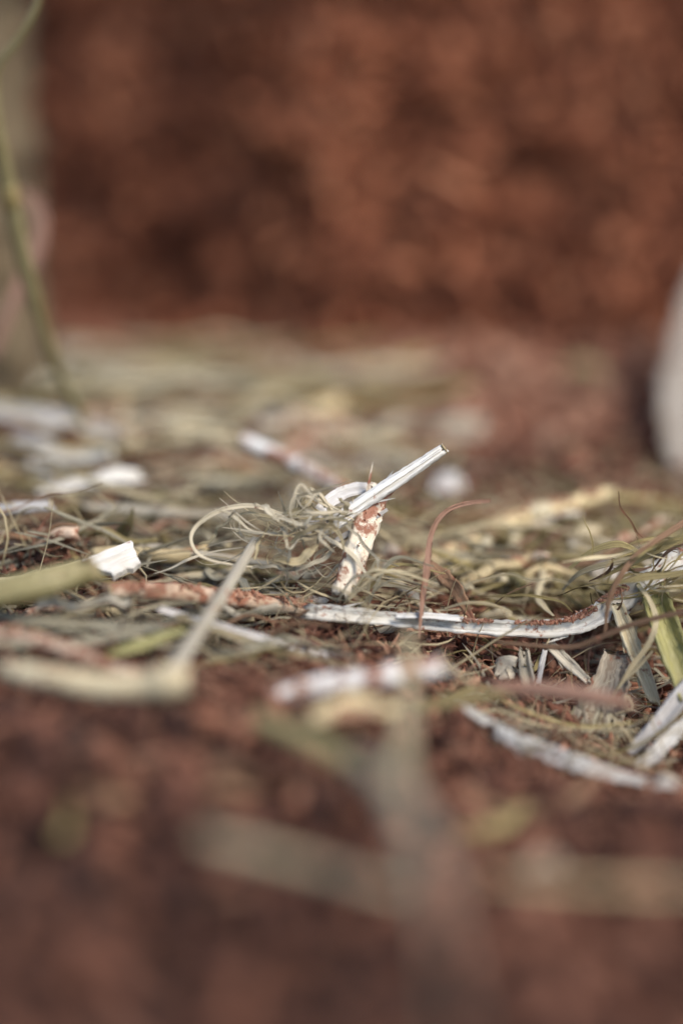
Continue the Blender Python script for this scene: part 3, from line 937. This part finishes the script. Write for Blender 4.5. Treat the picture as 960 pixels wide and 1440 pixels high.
stem('straw', 'grey split straw leaning in the pocket left of the papery husk', 'straw',
     [(770, 905, .249), (800, 935, .248), (826, 958, .247)], [16, 18, 12], 'grey', sec_gutter(150, .2), splinters=2)
stem('straw', 'pale straw stub standing in the pocket below the long white straw', 'straw',
     [(744, 968, .246), (738, 940, .247), (736, 912, .248)], [20, 19, 15], 'grey', sec_gutter(170, .2), torn=(.5, .9), splinters=2)
stem('straw', 'narrow grey straw stub right of the pale stub in the pocket', 'straw',
     [(756, 962, .247), (760, 940, .2475), (766, 914, .248)], [9, 9, 7], 'lilac', sec_round(10, .6))
stem('twig', 'pinkish brown blurred twig crossing in front of the pocket', 'twig',
     [(690, 968, .226), (750, 970, .225), (820, 978, .224), (890, 992, .224)], [22, 26, 26, 16], 'pink', sec_round(14, .9), dust=30)
blade('hay_blade', 'olive blurred blade meeting the pinkish twig from the left', 'hay',
      [(585, 996, .222), (640, 984, .223), (720, 974, .225)], [14, 24, 12], 'hay_olive')
stem('wood_shaving', 'long white shaving along the front edge of the pocket', 'wood shaving',
     [(640, 988, .233), (680, 1012, .2315), (720, 1040, .231), (780, 1064, .2305), (840, 1084, .2295), (905, 1100, .2285)], [8, 16, 26, 32, 26, 14], 'white', sec_flat(.25, .12), part='sheet', torn=(.5, .6), edge=.08, splinters=2)
stem('straw', 'silvery straw slanting down to the left at the lower right edge', 'straw',
     [(985, 945, .243), (950, 990, .242), (915, 1030, .241), (872, 1070, .240)], [22, 28, 24, 10], 'lilac', sec_gutter(140, .2), splinters=3, torn=(.3, 1))
stem('wood_shaving', 'short white shaving below the silvery straw at the lower right', 'wood shaving',
     [(980, 1000, .240), (945, 1035, .239), (918, 1062, .238), (893, 1082, .2375)], [14, 22, 26, 12], 'chip', sec_flat(.25, .2), part='sheet', edge=.2, torn=(.4, .6))
for i, (pts, lab) in enumerate([
    ([(800, 1062, .238), (860, 1060, .2375), (915, 1038, .238), (985, 985, .240)], 'thin pale strand curving up to the right edge beside the short shaving'),
    ([(705, 985, .240), (760, 1008, .240), (820, 1022, .240), (890, 1016, .2405)], 'thin pale strand lying across the pocket floor'),
    ([(640, 1010, .236), (700, 1000, .238), (770, 1022, .239), (900, 1028, .2395)], 'thin olive strand curving along the pocket floor'),
    ([(858, 1004, .243), (880, 1030, .241), (890, 1046, .240)], 'short olive strand right of the frayed husk'),
    ([(770, 1074, .2365), (850, 1078, .236), (920, 1056, .237)], 'olive strand bowing low between the two shavings at right'),
]):
    blade('hay_blade', lab, 'hay', pts, [3, 6, 5, 3], random.choice(['hay_pale', 'hay_olive']))

# ---- front, far out of focus
stem('straw', 'pale straw, strongly blurred, lying in the lower foreground', 'straw',
     [(282, 1178, .172), (370, 1200, .171), (460, 1225, .170), (570, 1256, .169)], [20, 22, 18, 13], 'cream', sec_round(18, .8))
stem('straw', 'grey green strongly blurred stem of a fork standing up in the lower foreground', 'straw',
     [(650, 1490, .136), (625, 1330, .143), (603, 1220, .150), (560, 1120, .166), (500, 1065, .182)], [4, 6, 22, 32, 24], 'curl', sec_round(16, .7))
stem('straw', 'pinkish tan blurred blade rising from the foreground fork to the long straw', 'straw',
     [(600, 1190, .156), (562, 1100, .172), (570, 1030, .190), (575, 950, .204), (574, 880, .216)], [28, 28, 22, 16, 8], 'hay_pale', sec_flat(.12, .1))
stem('straw', 'olive yellow straw, strongly blurred, running to the lower right edge', 'straw',
     [(690, 1236, .174), (760, 1242, .173), (860, 1248, .172), (1000, 1252, .171)], [9, 12, 13, 11], 'yellow', sec_round(16, .8))
stem('straw', 'olive blurred straw in the middle foreground below the patchy straw', 'straw',
     [(360, 1010, .200), (440, 1046, .198), (520, 1090, .196)], [26, 32, 22], 'olive', sec_round(14, .7))
blade('hay_blade', 'yellow olive crumpled blade just below the patchy straw', 'hay',
      [(440, 1010, .208), (500, 990, .209), (560, 1000, .210)], [24, 40, 20], 'yellow')
blade('hay_blade', 'tan blurred blade curving on the front slope at right', 'hay',
      [(650, 1110, .206), (720, 1140, .204), (800, 1125, .206), (850, 1080, .212)], [10, 18, 16, 6], 'hay_brown')

# ------------------------------------------------------------------ loose hay, blade by blade
LAND = [(np.array(P(*q)), t) for q, t in [
    ((70, 470, .29), 'the tall left stalk'), ((90, 595, .305), 'the silvery grey straw'), ((130, 678, .28), 'the ragged white shaving'),
    ((230, 718, .27), 'the long pale grey straw'), ((160, 785, .251), 'the white chip'), ((50, 822, .232), 'the fat olive straw'),
    ((300, 840, .244), 'the rust brown straw'), ((390, 905, .239), 'the split straws'), ((300, 860, .232), 'the leaning grey stem'),
    ((140, 962, .211), 'the thick jointed straw'), ((500, 958, .22), 'the patchy straw'), ((390, 745, .248), 'the curled hay tangle'),
    ((550, 680, .251), 'the tall white straw'), ((510, 770, .25), 'the mottled upright straw'), ((540, 872, .249), 'the torn end of the white straw'),
    ((720, 885, .249), 'the middle of the white straw'), ((880, 835, .253), 'the bent end of the white straw'),
    ((600, 800, .246), 'the hanging brown leaf'), ((730, 730, .279), 'the yellowish straw'), ((700, 660, .32), 'the far rust dusted straw'),
    ((420, 655, .283), 'the white-ended straw'), ((650, 606, .345), 'the large greyish chip'), ((930, 680, .298), 'the leaning curled shaving'),
    ((940, 900, .243), 'the green stalk'), ((850, 990, .246), 'the papery husk'), ((745, 945, .247), 'the pale straw stubs'),
    ((790, 975, .225), 'the pinkish twig'), ((780, 1065, .228), 'the front white shaving'), ((920, 1035, .240), 'the silvery straw at lower right'),
    ((430, 1215, .181), 'the pale foreground straw'), ((590, 1180, .165), 'the foreground fork'), ((800, 1248, .183), 'the olive yellow straw'),
    ((300, 560, .335), 'the foot of the bank'), ((480, 560, .345), 'the bank below its middle'), ((200, 560, .33), 'the bank at left')]]
CWORD = {'hay_pale': 'pale', 'hay_grey': 'grey', 'hay_olive': 'olive', 'hay_brown': 'brown', 'cream': 'cream', 'white': 'white', 'white_dust': 'dusty white', 'grey': 'greyish',
         'cream_dust': 'rust mottled', 'yellow': 'yellowish', 'rust': 'rust brown', 'olive': 'olive', 'mottled': 'rust flecked', 'lilac': 'silvery', 'pink': 'pinkish brown'}
LOOSE = []


def loose(n, zone, group, wr, lr, hr, mats, ang=25, name='hay_blade', curl=.2, thick=False):
    for k in range(n):
        px = random.uniform(zone[0], zone[2]); py = random.uniform(zone[1], zone[3])
        if group == 'hay heap at the foot of the bank':
            py += max(0, px - 260) * .20
        c = G(px, py, 0)
        L_ = random.uniform(*lr); a = math.radians(random.gauss(0, ang))
        dx, dy = math.cos(a), math.sin(a)
        h = random.uniform(*hr); sl = random.gauss(0, .14); cv = random.gauss(0, curl)
        pts = []
        for t in np.linspace(-.5, .5, 6):
            jog = random.gauss(0, .02) * L_
            x = c[0] + dx * t * L_ - dy * (cv * L_ * (t * t - .1) + jog); y = c[1] + dy * t * L_ + dx * (cv * L_ * (t * t - .1) + jog)
            y = min(y, .362)
            zt = float(terrain_rough(x, y))
            pts.append((x, y, max(zt + .0004, float(terrain(c[0], c[1])) + h + sl * t * L_ + random.gauss(0, .0005))))
        path = spline(np.array(pts), 5)
        wm = random.uniform(*wr)
        prof = wm * np.interp(np.linspace(0, 1, len(path)), [0, .15, .7, 1], [.5, 1, .9, random.uniform(.15, .7)])
        mb = MB()
        if thick:
            prof = np.full(len(path), wm)
            sc_ = random.choice([sec_round(12, .8, .06, 6), sec_gutter(150, .2, 7)])
        else:
            sc_ = sec_flat(random.uniform(.1, .3), random.uniform(0, .25)) if random.random() < .7 else sec_round(8, .7)
        mt = random.choice(mats)
        sweep(mb, path, prof, sc_, HINT, (random.uniform(-40, 40), random.uniform(-70, 70)), (.6, .6) if thick else (.3, .3), .12, edge=.08)
        o = mb.build(name, M[mt], None, path[0])
        mid = path[len(path) // 2]
        near = min(LAND, key=lambda q: np.linalg.norm(q[0] - mid))[1]
        size = ('long' if L_ > (lr[0] + lr[1]) / 2 else 'short') + (' wide' if wm > (wr[0] + wr[1]) / 2 else ' thin')
        kind = 'straw fragment' if thick else 'hay blade'
        dd = depth_of(mid)
        LOOSE.append((o, f'{size} {CWORD[mt]} {kind} beside {near}', float(np.dot(mid - CP, RGT)) / dd, kind, group))


PALE = ['hay_pale', 'hay_grey', 'hay_olive']
STR = ['cream', 'cream_dust', 'white_dust', 'grey', 'yellow', 'rust', 'lilac']
loose(52, (30, 520, 560, 620), 'hay heap at the foot of the bank', (.0010, .0028), (.018, .045), (.001, .008), ['hay_pale', 'hay_olive', 'hay_grey', 'hay_grey'], 18)
loose(14, (-20, 540, 520, 700), 'straw pieces before the bank', (.0012, .0026), (.008, .022), (.002, .007), STR, 24, 'straw_fragment', .08, True)
loose(45, (-40, 640, 330, 800), 'hay drift at the left', (.0004, .0013), (.010, .035), (.0005, .006), PALE + ['hay_brown'], 22)
loose(12, (-40, 650, 330, 860), 'straw pieces at the left', (.0010, .0020), (.006, .018), (.001, .004), STR, 22, 'straw_fragment', .08, True)
loose(38, (-40, 800, 380, 950), 'hay litter at the left', (.0004, .0015), (.010, .028), (.0003, .003), PALE + ['hay_brown', 'hay_olive'], 25)
loose(34, (320, 690, 640, 810), 'hay litter in the middle', (.0004, .0014), (.008, .028), (.0005, .005), PALE, 35)
loose(8, (330, 690, 660, 800), 'straw pieces in the middle', (.0010, .0018), (.006, .014), (.0005, .002), STR, 30, 'straw_fragment', .08, True)
loose(36, (380, 810, 680, 950), 'fine hay around the long white straw', (.0002, .0008), (.006, .020), (.0003, .002), PALE + ['hay_brown'], 40, curl=.5)
loose(55, (640, 750, 980, 890), 'hay litter at the right', (.0003, .0012), (.008, .026), (.0005, .006), ['hay_olive', 'hay_olive', 'hay_pale', 'hay_brown'], 40, curl=.5)
loose(12, (660, 795, 980, 870), 'straw pieces at the right', (.0010, .0022), (.006, .016), (.001, .005), ['cream', 'yellow', 'yellow', 'cream_dust', 'grey', 'olive'], 40, 'straw_fragment', .08, True)
loose(40, (660, 900, 970, 1080), 'hay strands in the pocket', (.00015, .0006), (.005, .018), (.0002, .002), PALE + ['hay_brown'], 50, curl=.6)
loose(16, (0, 990, 960, 1180), 'hay on the front slope', (.0006, .0016), (.008, .022), (.0002, .001), ['hay_brown', 'hay_olive', 'hay_brown'], 35)

loose(12, (330, 770, 680, 900), 'broken straw in the middle', (.0007, .0017), (.005, .016), (.0003, .003), ['cream', 'mottled', 'grey', 'yellow', 'rust'], 35, 'straw_fragment', .12, True)
loose(12, (640, 780, 980, 900), 'broken straw at the right', (.0007, .0018), (.005, .016), (.001, .006), ['cream', 'yellow', 'olive', 'mottled'], 45, 'straw_fragment', .12, True)
loose(12, (-30, 700, 330, 920), 'broken straw at the left', (.0007, .0018), (.006, .018), (.001, .005), ['grey', 'mottled', 'cream', 'rust', 'lilac'], 25, 'straw_fragment', .12, True)

# give each loose piece a label of its own: look, neighbour and, for look-alikes, its order from the left
ORD = ['leftmost', 'second from left', 'third from left', 'fourth from left', 'fifth from left', 'sixth from left', 'seventh from left', 'eighth from left']
NUM = {2: 'two', 3: 'three', 4: 'four', 5: 'five', 6: 'six', 7: 'seven', 8: 'eight'}
byl = {}
for rec in LOOSE:
    byl.setdefault(rec[1], []).append(rec)
for lab, recs in byl.items():
    recs.sort(key=lambda r: r[2])
    for i, (o, l, x, kind, grp) in enumerate(recs):
        if len(recs) == 2:
            l = l + ', ' + ('left one' if i == 0 else 'right one')
        elif len(recs) > 2:
            l = l + ', ' + ORD[min(i, 7)]
        tag(o, l, 'straw' if kind[0] == 's' else 'hay', grp)

# thin snapped hay bits matted through the bed, too many to count
def mat_of(n, zone, mat, name, label, wr=(.00012, .0006), lr=(.004, .020), hmax=.005):
    mb = MB()
    for k in range(n):
        c = G(random.uniform(zone[0], zone[2]), random.uniform(zone[1], zone[3]), 0)
        L_ = random.uniform(*lr); a = random.gauss(0, .6); cv = random.gauss(0, .4)
        h = random.random() ** 1.5 * hmax; sl = random.gauss(0, .25)
        pts = []
        for t in (-.5, -.2, .1, .5):
            j = random.gauss(0, .04)
            x = c[0] + L_ * (math.cos(a) * t - math.sin(a) * (cv * t * t + j)); y = min(c[1] + L_ * (math.sin(a) * t + math.cos(a) * (cv * t * t + j)), .36)
            pts.append((x, y, max(float(terrain_rough(x, y)) + .0003, float(terrain(c[0], c[1])) + h + sl * t * L_)))
        path = spline(np.array(pts), 4)
        wm = random.uniform(*wr)
        sweep(mb, path, wm * np.interp(np.linspace(0, 1, len(path)), [0, .2, .8, 1], [.4, 1, .9, .3]), sec_flat(.2, .2)[[0, 3, 6, 7, 10, 13]], HINT, (random.uniform(-60, 60), random.uniform(-90, 90)), (.3, .3), .15)
    o = mb.build(name, M[mat], kind='stuff')
    tag(o, label, 'hay')


mat_of(260, (660, 760, 980, 900), 'hay_olive', 'olive_hay_bits', 'mat of thin olive hay bits at the right')
mat_of(260, (330, 725, 980, 900), 'hay_pale', 'pale_hay_bits', 'mat of thin pale hay bits through the middle of the straw bed')
mat_of(240, (-30, 650, 420, 940), 'hay_grey', 'grey_hay_bits', 'mat of thin grey hay bits at the left of the straw bed')
mat_of(120, (660, 930, 970, 1090), 'curl', 'straw_bits', 'tiny snapped straw bits in the pocket at the right', (.0001, .0004), (.003, .012), .003)

# hair-fine hay fluff through the whole band
mb = MB()
p = scatter(900, -.055, .055, .215, .30); p[:, 2] += RNG.random(len(p)) ** 2 * .007
fibres(mb, p, .004 + RNG.random(len(p)) ** 2 * .014, .00005 + RNG.random(len(p)) ** 2 * .00015, 1.6, .5)
o = mb.build('hay_fluff', M['hay_pale'], kind='stuff')
tag(o, 'hair-fine pale hay fluff spread through the straw', 'hay')
